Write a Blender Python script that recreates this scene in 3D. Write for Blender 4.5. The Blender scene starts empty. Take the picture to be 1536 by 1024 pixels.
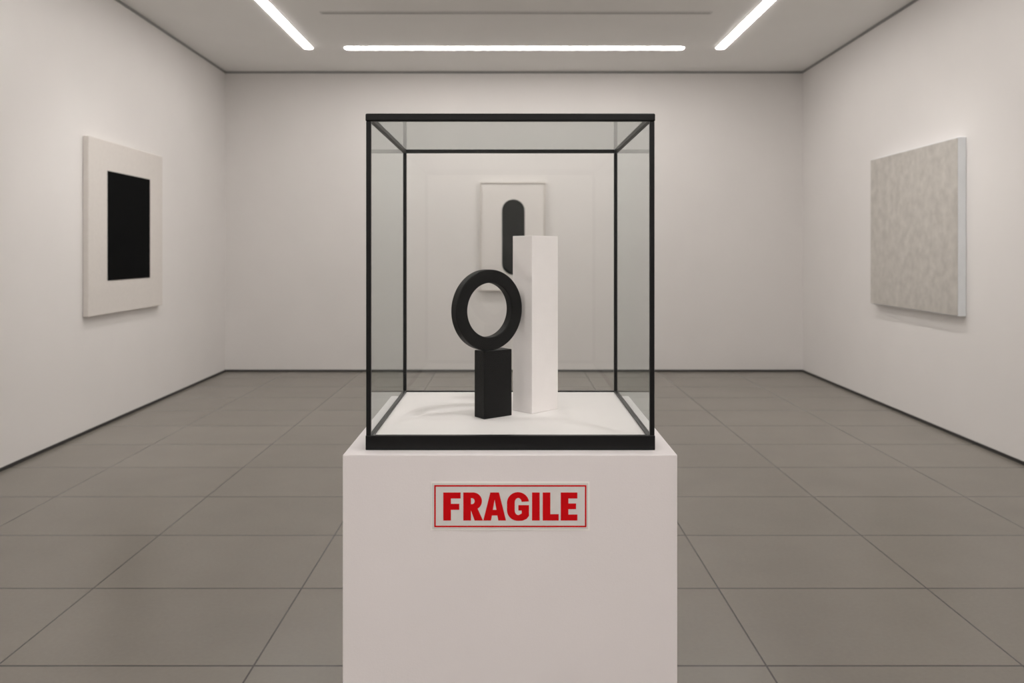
import bpy, bmesh, math
from mathutils import Vector

scene = bpy.context.scene
scene.view_settings.view_transform = 'Standard'
scene.view_settings.look = 'None'
scene.view_settings.exposure = 0.0

F = 1226.0
CZ = 1.5
def px(x, d): return (x - 765.0) * d / F
def pz(y, d): return CZ + (378.0 - y) * d / F

def s2l(c):
    r = []
    for v in c:
        v = v / 255.0
        r.append(v / 12.92 if v <= 0.04045 else ((v + 0.055) / 1.055) ** 2.4)
    return (r[0], r[1], r[2], 1.0)

# ------------------------------------------------------------ materials
def mat(name, col, rough=0.5, noise=0.0, nscale=8.0, bump=0.0, bscale=200.0, spec=0.5, metallic=0.0):
    m = bpy.data.materials.new(name)
    m.use_nodes = True
    nt = m.node_tree
    b = nt.nodes['Principled BSDF']
    b.inputs['Roughness'].default_value = rough
    b.inputs['Metallic'].default_value = metallic
    b.inputs['Specular IOR Level'].default_value = spec
    c = s2l(col)
    tc = nt.nodes.new('ShaderNodeTexCoord')
    n = nt.nodes.new('ShaderNodeTexNoise')
    n.inputs['Scale'].default_value = nscale
    n.inputs['Detail'].default_value = 5
    nt.links.new(tc.outputs['Object'], n.inputs['Vector'])
    r = nt.nodes.new('ShaderNodeValToRGB')
    r.color_ramp.elements[0].position = 0.3
    r.color_ramp.elements[1].position = 0.7
    r.color_ramp.elements[0].color = tuple(v * (1 - noise) for v in c[:3]) + (1,)
    r.color_ramp.elements[1].color = tuple(min(1, v * (1 + noise)) for v in c[:3]) + (1,)
    nt.links.new(n.outputs['Fac'], r.inputs['Fac'])
    nt.links.new(r.outputs['Color'], b.inputs['Base Color'])
    if bump > 0:
        n2 = nt.nodes.new('ShaderNodeTexNoise')
        n2.inputs['Scale'].default_value = bscale
        n2.inputs['Detail'].default_value = 3
        nt.links.new(tc.outputs['Object'], n2.inputs['Vector'])
        bp = nt.nodes.new('ShaderNodeBump')
        bp.inputs['Strength'].default_value = bump
        bp.inputs['Distance'].default_value = 0.002
        nt.links.new(n2.outputs['Fac'], bp.inputs['Height'])
        nt.links.new(bp.outputs['Normal'], b.inputs['Normal'])
    return m

M_wall = mat('wall_paint', (232, 229, 227), 0.7, 0.01, 2.0, 0.15, 60, spec=0.3)
M_ceil = mat('ceiling_paint', (243, 242, 240), 0.8, 0.01, 2.0, spec=0.2)
M_dark = mat('dark_skirting', (48, 47, 46), 0.6, 0.05)
M_gap = mat('shadow_gap_grey', (150, 150, 149), 0.8, 0.03)
M_vent = mat('vent_grey', (215, 214, 212), 0.6, 0.03)
M_slot = mat('vent_slot_grey', (165, 164, 162), 0.6, 0.03)
M_ped = mat('pedestal_white', (236, 231, 232), 0.55, 0.006, 5, 0.1, 300, spec=0.3)
M_plat = mat('platform_white', (244, 241, 240), 0.5, 0.005, spec=0.3)
M_frame = mat('black_metal', (7, 8, 10), 0.35, 0.1, 40, spec=0.3)
M_black = mat('matte_black_stone', (7, 7, 8), 0.5, 0.2, 60, 0.2, 300, spec=0.2)
M_white = mat('white_plaster', (241, 237, 236), 0.6, 0.015, 20, 0.15, 250, spec=0.3)
M_canvas = mat('cream_canvas', (221, 216, 211), 0.9, 0.02, 30, 0.3, 350, spec=0.1)
M_canvas2 = mat('pale_canvas', (231, 227, 224), 0.9, 0.01, 30, 0.3, 350, spec=0.1)
M_cside = mat('canvas_edge', (232, 235, 238), 0.8, 0.02, spec=0.2)
M_paint = mat('black_paint', (6, 7, 8), 0.85, 0.2, 20, 0.2, 200, spec=0.08)
M_label = mat('label_paper', (224, 221, 219), 0.45, 0.02, 30, spec=0.3)
M_labedge = mat('label_edge', (246, 243, 240), 0.5, 0.01, spec=0.3)
M_red = mat('red_ink', (208, 8, 18), 0.5, 0.03, 60, spec=0.12)
M_grey = mat('mottled_plaster_canvas', (194, 190, 184), 0.9, 0.11, 11, 0.3, 40, spec=0.1)

def emat(name, strength):
    m = bpy.data.materials.new(name); m.use_nodes = True
    nt = m.node_tree; nt.nodes.clear()
    o = nt.nodes.new('ShaderNodeOutputMaterial')
    e = nt.nodes.new('ShaderNodeEmission')
    e.inputs['Color'].default_value = (1.0, 0.955, 0.915, 1)
    e.inputs['Strength'].default_value = strength
    nt.links.new(e.outputs[0], o.inputs[0])
    return m
M_light = emat('led_diffuser', 25.5)

# glass : thin pane, slightly darker along long (grazing) paths
def glassmat(name, f0, body):
    m = bpy.data.materials.new(name); m.use_nodes = True
    nt = m.node_tree; nt.nodes.clear()
    o = nt.nodes.new('ShaderNodeOutputMaterial')
    tr = nt.nodes.new('ShaderNodeBsdfTransparent')
    gl = nt.nodes.new('ShaderNodeBsdfGlossy'); gl.inputs['Roughness'].default_value = 0.0
    gl.inputs['Color'].default_value = (0.86, 0.9, 0.89, 1)
    lw = nt.nodes.new('ShaderNodeLayerWeight'); lw.inputs['Blend'].default_value = 0.5
    cm = nt.nodes.new('ShaderNodeMix'); cm.data_type = 'RGBA'
    cm.inputs[6].default_value = (0.98, 0.984, 0.981, 1); cm.inputs[7].default_value = body
    p3 = nt.nodes.new('ShaderNodeMath'); p3.operation = 'POWER'; p3.inputs[1].default_value = 2.5
    nt.links.new(lw.outputs['Facing'], p3.inputs[0]); nt.links.new(p3.outputs[0], cm.inputs[0])
    nt.links.new(cm.outputs[2], tr.inputs['Color'])
    pw = nt.nodes.new('ShaderNodeMath'); pw.operation = 'POWER'; pw.inputs[1].default_value = 5.0
    ma = nt.nodes.new('ShaderNodeMath'); ma.operation = 'MULTIPLY_ADD'
    ma.inputs[1].default_value = 0.85; ma.inputs[2].default_value = f0
    mx = nt.nodes.new('ShaderNodeMixShader')
    nt.links.new(lw.outputs['Facing'], pw.inputs[0]); nt.links.new(pw.outputs[0], ma.inputs[0])
    nt.links.new(ma.outputs[0], mx.inputs[0]); nt.links.new(tr.outputs[0], mx.inputs[1])
    nt.links.new(gl.outputs[0], mx.inputs[2]); nt.links.new(mx.outputs[0], o.inputs[0])
    return m
M_glass = glassmat('clear_glass', 0.012, (0.70, 0.73, 0.725, 1))
M_glass2 = glassmat('rear_glass', 0.045, (0.70, 0.73, 0.725, 1))

# floor tiles
M_floor = bpy.data.materials.new('stone_tile_floor'); M_floor.use_nodes = True
nt = M_floor.node_tree
b = nt.nodes['Principled BSDF']
tc = nt.nodes.new('ShaderNodeTexCoord')
sep = nt.nodes.new('ShaderNodeSeparateXYZ'); nt.links.new(tc.outputs['Object'], sep.inputs[0])
TX, TY, OX, OY = 0.93, 0.683, 0.0, 2.965
def mth(op, a, bb=None, c=None):
    n = nt.nodes.new('ShaderNodeMath'); n.operation = op
    for i, v in enumerate((a, bb, c)):
        if v is None: continue
        if isinstance(v, (int, float)): n.inputs[i].default_value = v
        else: nt.links.new(v, n.inputs[i])
    return n.outputs[0]
def linemask(sock, period, off, w):
    a = mth('SUBTRACT', sock, off)
    a = mth('DIVIDE', a, period)
    fl = mth('FLOOR', mth('ADD', a, 0.5))
    d = mth('MULTIPLY', mth('ABSOLUTE', mth('SUBTRACT', a, fl)), period)
    idx = mth('FLOOR', a)
    return mth('LESS_THAN', d, w), idx
mxk, ix = linemask(sep.outputs['X'], TX, OX, 0.0035)
myk, iy = linemask(sep.outputs['Y'], TY, OY, 0.0052)
grout = mth('MAXIMUM', mxk, myk)
comb = nt.nodes.new('ShaderNodeCombineXYZ')
nt.links.new(ix, comb.inputs[0]); nt.links.new(iy, comb.inputs[1])
wn = nt.nodes.new('ShaderNodeTexWhiteNoise'); nt.links.new(comb.outputs[0], wn.inputs[0])
n1 = nt.nodes.new('ShaderNodeTexNoise'); n1.inputs['Scale'].default_value = 2.5; n1.inputs['Detail'].default_value = 3
nt.links.new(tc.outputs['Object'], n1.inputs['Vector'])
n2 = nt.nodes.new('ShaderNodeTexNoise'); n2.inputs['Scale'].default_value = 60.0; n2.inputs['Detail'].default_value = 2
nt.links.new(tc.outputs['Object'], n2.inputs['Vector'])
v = mth('MULTIPLY_ADD', n1.outputs['Fac'], 0.16, mth('MULTIPLY_ADD', wn.outputs['Value'], 0.06, mth('MULTIPLY_ADD', n2.outputs['Fac'], 0.12, 0.83)))
base = nt.nodes.new('ShaderNodeVectorMath'); base.operation = 'SCALE'
base.inputs[0].default_value = s2l((126, 121, 113))[:3]
nt.links.new(v, base.inputs['Scale'])
mc = nt.nodes.new('ShaderNodeMix'); mc.data_type = 'RGBA'
nt.links.new(grout, mc.inputs[0]); nt.links.new(base.outputs[0], mc.inputs[6])
mc.inputs[7].default_value = s2l((62, 60, 57))
nt.links.new(mc.outputs[2], b.inputs['Base Color'])
b.inputs['Roughness'].default_value = 0.27
b.inputs['Specular IOR Level'].default_value = 0.55

# ------------------------------------------------------------ helpers
def empty(name, loc=(0, 0, 0)):
    e = bpy.data.objects.new(name, None)
    e.location = loc; e.empty_display_size = 0.1
    scene.collection.objects.link(e)
    return e

def finish(name, bm, m, parent=None, bevel=0.0, smooth=False, seg=2):
    bmesh.ops.recalc_face_normals(bm, faces=bm.faces)
    xs = [v.co.copy() for v in bm.verts]
    c = Vector([(min(p[i] for p in xs) + max(p[i] for p in xs)) / 2 for i in range(3)])
    if name == 'floor': c = Vector((0, 0, 0))
    for v_ in bm.verts: v_.co -= c
    me = bpy.data.meshes.new(name); bm.to_mesh(me); bm.free()
    me.materials.append(m)
    ob = bpy.data.objects.new(name, me)
    scene.collection.objects.link(ob)
    ob.location = c
    if parent:
        ob.parent = parent
        ob.location = c - parent.location
    if bevel > 0:
        md = ob.modifiers.new('bevel', 'BEVEL'); md.width = bevel; md.segments = seg
        md.limit_method = 'ANGLE'; md.angle_limit = math.radians(40)
    if smooth:
        for p in me.polygons: p.use_smooth = True
    return ob

def prism(name, pts, z0, z1, m, parent=None, bevel=0.0):
    bm = bmesh.new()
    lo = [bm.verts.new((p[0], p[1], z0)) for p in pts]
    hi = [bm.verts.new((p[0], p[1], z1)) for p in pts]
    n = len(pts)
    bm.faces.new(lo[::-1]); bm.faces.new(hi)
    for i in range(n):
        bm.faces.new((lo[i], lo[(i + 1) % n], hi[(i + 1) % n], hi[i]))
    return finish(name, bm, m, parent, bevel)

def box(name, x0, x1, y0, y1, z0, z1, m, parent=None, bevel=0.0):
    return prism(name, [(x0, y0), (x1, y0), (x1, y1), (x0, y1)], z0, z1, m, parent, bevel)

def vprism(name, pts, y0, y1, m, parent=None, bevel=0.0):
    bm = bmesh.new()
    a = [bm.verts.new((p[0], y0, p[1])) for p in pts]
    c = [bm.verts.new((p[0], y1, p[1])) for p in pts]
    n = len(pts)
    bm.faces.new(a); bm.faces.new(c[::-1])
    for i in range(n):
        bm.faces.new((a[i], a[(i + 1) % n], c[(i + 1) % n], c[i]))
    return finish(name, bm, m, parent, bevel)

# ------------------------------------------------------------ room
DB = 10.27
DN = -3.5
H = CZ + 2.27
def XL(d): return -3.488 - (d - 5.59) * 0.01902
def XR(d): return 3.625 + (d - 5.765) * 0.01154
T = 0.15
box('floor', -4.2, 4.2, DN - T, DB + T, -0.1, 0.0, M_floor)
box('ceiling', -4.2, 4.2, DN - T, DB + T, H, H + 0.1, M_ceil)
box('wall_back', XL(DB) - T, XR(DB) + T, DB, DB + T, 0, H, M_wall)
box('wall_front', XL(DN) - T, XR(DN) + T, DN - T, DN, 0, H, M_wall)
prism('wall_left', [(XL(DN), DN), (XL(DB), DB), (XL(DB) - T, DB), (XL(DN) - T, DN)], 0, H, M_wall)
prism('wall_right', [(XR(DN), DN), (XR(DB), DB), (XR(DB) + T, DB), (XR(DN) + T, DN)], 0, H, M_wall)
t = 0.008; bh = 0.024
box('baseboard_back', XL(DB), XR(DB), DB - t, DB, 0, bh, M_dark)
prism('baseboard_left', [(XL(DN), DN), (XL(DB), DB - t), (XL(DB) + t, DB - t), (XL(DN) + t, DN)], 0, bh, M_dark)
prism('baseboard_right', [(XR(DN), DN), (XR(DB), DB - t), (XR(DB) - t, DB - t), (XR(DN) - t, DN)], 0, bh, M_dark)
g = 0.026  # grey strips colour in the shade of the gap below the ceiling
box('shade_strip_1', XL(DB), XR(DB), DB - t, DB, H - g, H, M_gap)
prism('shade_strip_2', [(XL(DN), DN), (XL(DB), DB - t), (XL(DB) + t, DB - t), (XL(DN) + t, DN)], H - g, H, M_gap)
prism('shade_strip_3', [(XR(DN), DN), (XR(DB), DB - t), (XR(DB) - t, DB - t), (XR(DN) - t, DN)], H - g, H, M_gap)

# ceiling lights
def strip(x0, x1, y0, y1):
    e = empty('ceiling_light', ((x0 + x1) / 2, (y0 + y1) / 2, H))
    w = min(x1 - x0, y1 - y0) / 2 * 0.75
    pts = []
    for cx, cy, a0 in ((x1 - w, y1 - w, 0), (x0 + w, y1 - w, 90), (x0 + w, y0 + w, 180), (x1 - w, y0 + w, 270)):
        for k in range(7):
            a = math.radians(a0 + k * 15)
            pts.append((cx + w * math.cos(a), cy + w * math.sin(a)))
    prism('diffuser', pts, H - 0.009, H - 0.001, M_light, e)
    r = 0.006
    cxm, cym = (x0 + x1) / 2, (y0 + y1) / 2
    pts2 = [(p[0] + (r if p[0] > cxm else -r), p[1] + (r if p[1] > cym else -r)) for p in pts]
    prism('housing', pts2, H - 0.005, H - 0.0005, M_ceil, e)
    return e
strip(-1.835, 1.932, 9.02, 9.14)
strip(-2.285, -2.19, 3.2, 9.11)
strip(2.29, 2.385, 3.2, 9.11)
strip(-2.30, -2.175, -2.9, 2.4)  # from here on: unseen strips added near and behind camera for more light
strip(2.275, 2.40, -2.9, 2.4)
strip(-1.847, 1.944, -2.6, -2.43)

# recessed linear air slot
v_ = empty('ceiling_vent', (0.06, 7.75, H))
box('vent_frame', -1.80, 1.915, 7.71, 7.79, H - 0.006, H - 0.0005, M_vent, v_, 0.002)
box('vent_slot', -1.78, 1.895, 7.738, 7.762, H - 0.008, H - 0.006, M_slot, v_)

# ------------------------------------------------------------ paintings
def wallpt(fn, d, off): return (fn(d) + off, d)
p = empty('abstract_painting', (XL(7.45), 7.45, CZ + 0.21))
def on_left(name, d0, d1, z0, z1, o0, o1, m, par, bev=0):
    return prism(name, [wallpt(XL, d0, o0), wallpt(XL, d0, o1), wallpt(XL, d1, o1), wallpt(XL, d1, o0)], z0, z1, m, par, bev)
on_left('canvas', 6.71, 8.205, CZ - 0.533, CZ + 0.957, 0.002, 0.05, M_canvas, p, 0.005)
on_left('black_square', 7.035, 7.90, CZ - 0.246, CZ + 0.701, 0.0505, 0.053, M_paint, p)
p = empty('abstract_painting', (XR(7.3), 7.3, CZ + 0.2))
def on_right(name, d0, d1, z0, z1, o0, o1, m, par, bev=0):
    return prism(name, [wallpt(XR, d0, -o0), wallpt(XR, d0, -o1), wallpt(XR, d1, -o1), wallpt(XR, d1, -o0)], z0, z1, m, par, bev)
on_right('stretcher', 6.506, 8.128, CZ - 0.512, CZ + 0.917, 0.002, 0.064, M_cside, p, 0.003)
on_right('textured_canvas', 6.512, 8.122, CZ - 0.506, CZ + 0.911, 0.0645, 0.069, M_grey, p, 0.002)
d = 10.22
p = empty('abstract_painting', (px(769, d), DB, pz(354, d)))
box('canvas', px(722, d), px(816, d), d, DB - 0.002, pz(434, d), pz(275, d), M_canvas2, p, 0.004)
fw = 0.018
x0, x1, z0, z1 = px(722, d), px(816, d), pz(434, d), pz(275, d)
for i, (a, b_, c, e_) in enumerate(((x0 - fw, x1 + fw, z1, z1 + fw), (x0 - fw, x1 + fw, z0 - fw, z0), (x0 - fw, x0, z0, z1), (x1, x1 + fw, z0, z1))):
    box('frame_%d' % (i + 1), a, b_, d - 0.012, DB - 0.002, c, e_, M_canvas, p, 0.002)
r = (px(787, d) - px(753, d)) / 2; cx = px(770, d)
zt, zb = pz(299, d) - r, pz(412, d) + r
pts = [(cx + r * math.cos(math.radians(a)), zt + r * math.sin(math.radians(a))) for a in range(0, 181, 10)]
pts += [(cx + r * math.cos(math.radians(a)), zb + r * math.sin(math.radians(a))) for a in range(180, 361, 10)]
vprism('black_oval', pts, d - 0.004, d - 0.0005, M_paint, p)

# ------------------------------------------------------------ pedestal
DP = 1.832
PZ = pz(682, DP)
e = empty('pedestal', (0, DP + 0.375, 0))
box('body', px(514, DP), px(1016, DP), DP, DP + 0.75, 0.0, PZ, M_ped, e, 0.0018)

# label
lab = empty('fragile_label', (0, DP, pz(758, DP)))
def fz(y): return pz(y, DP)
def fx(x): return px(x, DP)
box('paper_edge', fx(646), fx(884), DP - 0.0011, DP - 0.0004, fz(795), fz(722), M_labedge, lab, 0.0002)
box('paper', fx(648), fx(882), DP - 0.0016, DP - 0.0011, fz(793), fz(724), M_label, lab)
y1, y0 = DP - 0.0016, DP - 0.0020
L0, R0, T0, B0, w = 651.5, 879.5, 727, 790, 2.2
for i, (a, b_, c, e_) in enumerate(((L0, R0, T0, T0 + w), (L0, R0, B0 - w, B0), (L0, L0 + w, T0 + w, B0 - w), (R0 - w, R0, T0 + w, B0 - w))):
    box('border_%d' % (i + 1), fx(a), fx(b_), y0, y1, fz(e_), fz(c), M_red, lab)

def arc(cx, cy, rx, ry, a0, a1, n=14):
    return [(cx + rx * math.cos(math.radians(a0 + (a1 - a0) * k / n)), cy - ry * math.sin(math.radians(a0 + (a1 - a0) * k / n))) for k in range(n + 1)]
Tt, Bb = 738.0, 780.0
letters = {
 'F': [[(665, Tt), (691, Tt), (691, Tt + 9), (676.5, Tt + 9), (676.5, 755), (689, 755), (689, 764), (676.5, 764), (676.5, Bb), (665, Bb)]],
 'R': [[(695, Tt), (710, Tt)] + arc(710, 751, 13, 13, 88, -60) + [(724.5, Bb), (712, Bb), (706.5, 765), (706.5, Bb), (695, Bb)],
       [(706.5, 746.5)] + arc(708, 751, 4, 4.5, 90, -90, 8) + [(706.5, 755.5)]],
 'A': [[(735.5, Tt), (748.5, Tt), (759, Bb), (747.5, Bb), (746, 772.5), (738, 772.5), (736.5, Bb), (725, Bb)],
       [(739.3, 764), (744.7, 764), (742, 749)]],
 'G': [arc(777, 753.5, 16.5, 16, 8, 180, 18) + arc(777, 764.5, 16.5, 16, 180, 270, 10)
       + [(784, 780.2), (790, 777.5), (793.5, 773), (793.5, 757), (777.5, 757), (777.5, 765), (782.5, 765), (782.5, 769.5)]
       + arc(777.3, 765, 5.2, 6.8, 300, 180, 8) + arc(777.3, 753, 5.2, 6.8, 180, 8, 10)],
 'I': [[(798, Tt), (809.5, Tt), (809.5, Bb), (798, Bb)]],
 'L': [[(814, Tt), (825.5, Tt), (825.5, Bb - 9.5), (838, Bb - 9.5), (838, Bb), (814, Bb)]],
 'E': [[(841, Tt), (866, Tt), (866, Tt + 9), (852.5, Tt + 9), (852.5, 754.5), (864, 754.5), (864, 763), (852.5, 763), (852.5, Bb - 9), (866, Bb - 9), (866, Bb), (841, Bb)]],
}
for ch, loops in letters.items():
    cu = bpy.data.curves.new('c_' + ch, 'CURVE'); cu.dimensions = '2D'; cu.fill_mode = 'BOTH'; cu.extrude = 0.0002
    for lp in loops:
        sp = cu.splines.new('POLY'); sp.points.add(len(lp) - 1)
        for k, q in enumerate(lp): sp.points[k].co = (fx(q[0]), fz(q[1]), 0, 1)
        sp.use_cyclic_u = True
    tmp = bpy.data.objects.new('tmp', cu); scene.collection.objects.link(tmp)
    bpy.context.view_layer.update()
    me = bpy.data.meshes.new_from_object(tmp.evaluated_get(bpy.context.evaluated_depsgraph_get()))
    bpy.data.objects.remove(tmp)
    bm = bmesh.new(); bm.from_mesh(me)
    for v2 in bm.verts: v2.co = Vector((v2.co.x, DP - 0.0018 - v2.co.z, v2.co.y))
    finish('letter_' + ch, bm, M_red, lab)

# ------------------------------------------------------------ display case
DF = 1.875
cx0, cx1 = px(549, DF), px(982, DF)
DK = DF + (cx1 - cx0)
ZB, ZT = PZ + 0.0005, pz(170, DF)
case = empty('glass_display_case', ((cx0 + cx1) / 2, (DF + DK) / 2, ZB))
ZP = CZ - 0.4325
pw_ = 0.011
box('base_rail_front', cx0 - 0.001, cx1 + 0.001, DF - 0.001, DF + 0.012, ZB, pz(653, DF), M_frame, case, 0.0015)
box('base_rail_back', cx0, cx1, DK - 0.010, DK, ZB, ZP + 0.004, M_frame, case, 0.001)
box('base_rail_left', cx0, cx0 + 0.010, DF + 0.012, DK - 0.010, ZB, ZP + 0.005, M_frame, case, 0.001)
box('base_rail_right', cx1 - 0.010, cx1, DF + 0.012, DK - 0.010, ZB, ZP + 0.005, M_frame, case, 0.001)
box('top_rail_front', cx0 - 0.0015, cx1 + 0.0015, DF - 0.0015, DF + 0.012, ZT - 0.018, ZT, M_frame, case, 0.003)
box('top_rail_back', cx0, cx1, DK - 0.010, DK, ZT - 0.012, ZT - 0.001, M_frame, case, 0.0015)
box('top_rail_left', cx0, cx0 + 0.010, DF + 0.012, DK - 0.010, ZT - 0.013, ZT - 0.001, M_frame, case, 0.0015)
box('top_rail_right', cx1 - 0.010, cx1, DF + 0.012, DK - 0.010, ZT - 0.013, ZT - 0.001, M_frame, case, 0.0015)
zt = ZT - 0.018
box('post_1', cx0, cx0 + pw_, DF, DF + pw_, pz(653, DF), zt, M_frame, case, 0.0015)
box('post_2', cx1 - pw_, cx1, DF, DF + pw_, pz(653, DF), zt, M_frame, case, 0.0015)
box('post_3', cx0, cx0 + 0.010, DK - 0.010, DK, ZP + 0.004, ZT - 0.012, M_frame, case, 0.0015)
box('post_4', cx1 - 0.010, cx1, DK - 0.010, DK, ZP + 0.004, ZT - 0.012, M_frame, case, 0.0015)
box('platform', cx0 + 0.0105, cx1 - 0.0105, DF + 0.0125, DK - 0.0105, ZB, ZP, M_plat, case)
def pane(name, pts, m=None):
    bm = bmesh.new(); bm.faces.new([bm.verts.new(q) for q in pts])
    return finish(name, bm, m or M_glass, case)
gx0, gx1, gy0, gy1 = cx0 + 0.0045, cx1 - 0.0045, DF + 0.005, DK - 0.0045
gb, gt = ZP + 0.001, ZT - 0.006
pane('glass_front', [(gx0, gy0, gb), (gx1, gy0, gb), (gx1, gy0, gt), (gx0, gy0, gt)])
pane('glass_back', [(gx0, gy1, gb), (gx1, gy1, gb), (gx1, gy1, gt), (gx0, gy1, gt)], M_glass2)
pane('glass_left', [(gx0, gy0, gb), (gx0, gy1, gb), (gx0, gy1, gt), (gx0, gy0, gt)])
pane('glass_right', [(gx1, gy0, gb), (gx1, gy1, gb), (gx1, gy1, gt), (gx1, gy0, gt)])
pane('glass_top', [(gx0, gy0, gt), (gx1, gy0, gt), (gx1, gy1, gt), (gx0, gy1, gt)])

# ------------------------------------------------------------ sculpture
sc = empty('abstract_sculpture', (0, 2.16, ZP))
zs = ZP + 0.0003
m0 = Vector((px(798, 2.185), 2.185)); lf = Vector((px(769, 2.232), 2.232)); rt = Vector((px(837, 2.255), 2.255))
prism('white_column', [m0, rt, rt + (lf - m0), lf], zs, CZ + 0.044, M_white, sc, 0.0012)
th = math.radians(37)
u = Vector((math.cos(th), math.sin(th))); n_ = Vector((-math.sin(th), math.cos(th)))
b0 = Vector((-0.067, 2.112))
zb_top = pz(527, 2.112)
prism('black_block', [b0, b0 + u * 0.090, b0 + u * 0.090 + n_ * 0.044, b0 + n_ * 0.044], zs, zb_top, M_black, sc, 0.0015)
R1, R2, tk = 0.1055, 0.071, 0.026
rc = Vector((-0.0590, 2.14)); rz = zb_top + R1 + 0.0002
bm = bmesh.new()
N = 96
rings = []
bv = 0.002
prof = [(R1 - bv, -tk / 2), (R1, -tk / 2 + bv), (R1, tk / 2 - bv), (R1 - bv, tk / 2), (R2 + bv, tk / 2), (R2, tk / 2 - bv), (R2, -tk / 2 + bv), (R2 + bv, -tk / 2)]
for k in range(N):
    a = 2 * math.pi * k / N
    row = []
    for rr, dd in prof:
        q = rc + u * (rr * math.cos(a)) + n_ * dd
        row.append(bm.verts.new((q.x, q.y, rz + rr * math.sin(a))))
    rings.append(row)
for k in range(N):
    A, B = rings[k], rings[(k + 1) % N]
    for j in range(8):
        bm.faces.new((A[j], A[(j + 1) % 8], B[(j + 1) % 8], B[j]))
ring = finish('black_ring', bm, M_black, sc)
for pp in ring.data.polygons: pp.use_smooth = True
try:
    ring.data.set_sharp_from_angle(angle=math.radians(35))
except Exception: pass

# unseen spots added to brighten the case and the side walls
def spot(loc, target, energy, size, soft):
    ld = bpy.data.lights.new('added_spot', 'SPOT'); ld.energy = energy; ld.color = (1.0, 0.965, 0.94)
    ld.spot_size = math.radians(size); ld.spot_blend = 1.0; ld.shadow_soft_size = soft
    lo = bpy.data.objects.new('added_spot', ld); scene.collection.objects.link(lo)
    lo.location = loc
    lo.rotation_euler = (Vector(target) - lo.location).to_track_quat('-Z', 'Y').to_euler()
spot((0.80, 1.28, H - 0.12), (0.0, 2.22, CZ - 0.35), 80, 26, 0.07)
spot((-1.3, 6.2, H - 0.1), (-3.5, 7.0, 0.7), 80, 75, 0.08)
spot((1.4, 6.2, H - 0.1), (3.6, 7.0, 0.7), 80, 75, 0.08)

# ------------------------------------------------------------ world + camera
w = bpy.data.worlds.new('world'); scene.world = w; w.use_nodes = True
w.node_tree.nodes['Background'].inputs[0].default_value = (0.6, 0.62, 0.65, 1)
w.node_tree.nodes['Background'].inputs[1].default_value = 0.3

cam = bpy.data.cameras.new('camera'); co = bpy.data.objects.new('camera', cam)
scene.collection.objects.link(co); scene.camera = co
co.location = (0, 0, CZ); co.rotation_euler = (math.pi / 2, 0, 0)
cam.sensor_fit = 'HORIZONTAL'; cam.sensor_width = 36.0
cam.lens = 36.0 * F / 1536.0
cam.shift_x = 3.0 / 1536.0
cam.shift_y = -134.0 / 1536.0
cam.clip_start = 0.05; cam.clip_end = 50
cam.dof.use_dof = True; cam.dof.focus_distance = 2.0; cam.dof.aperture_fstop = 4.5
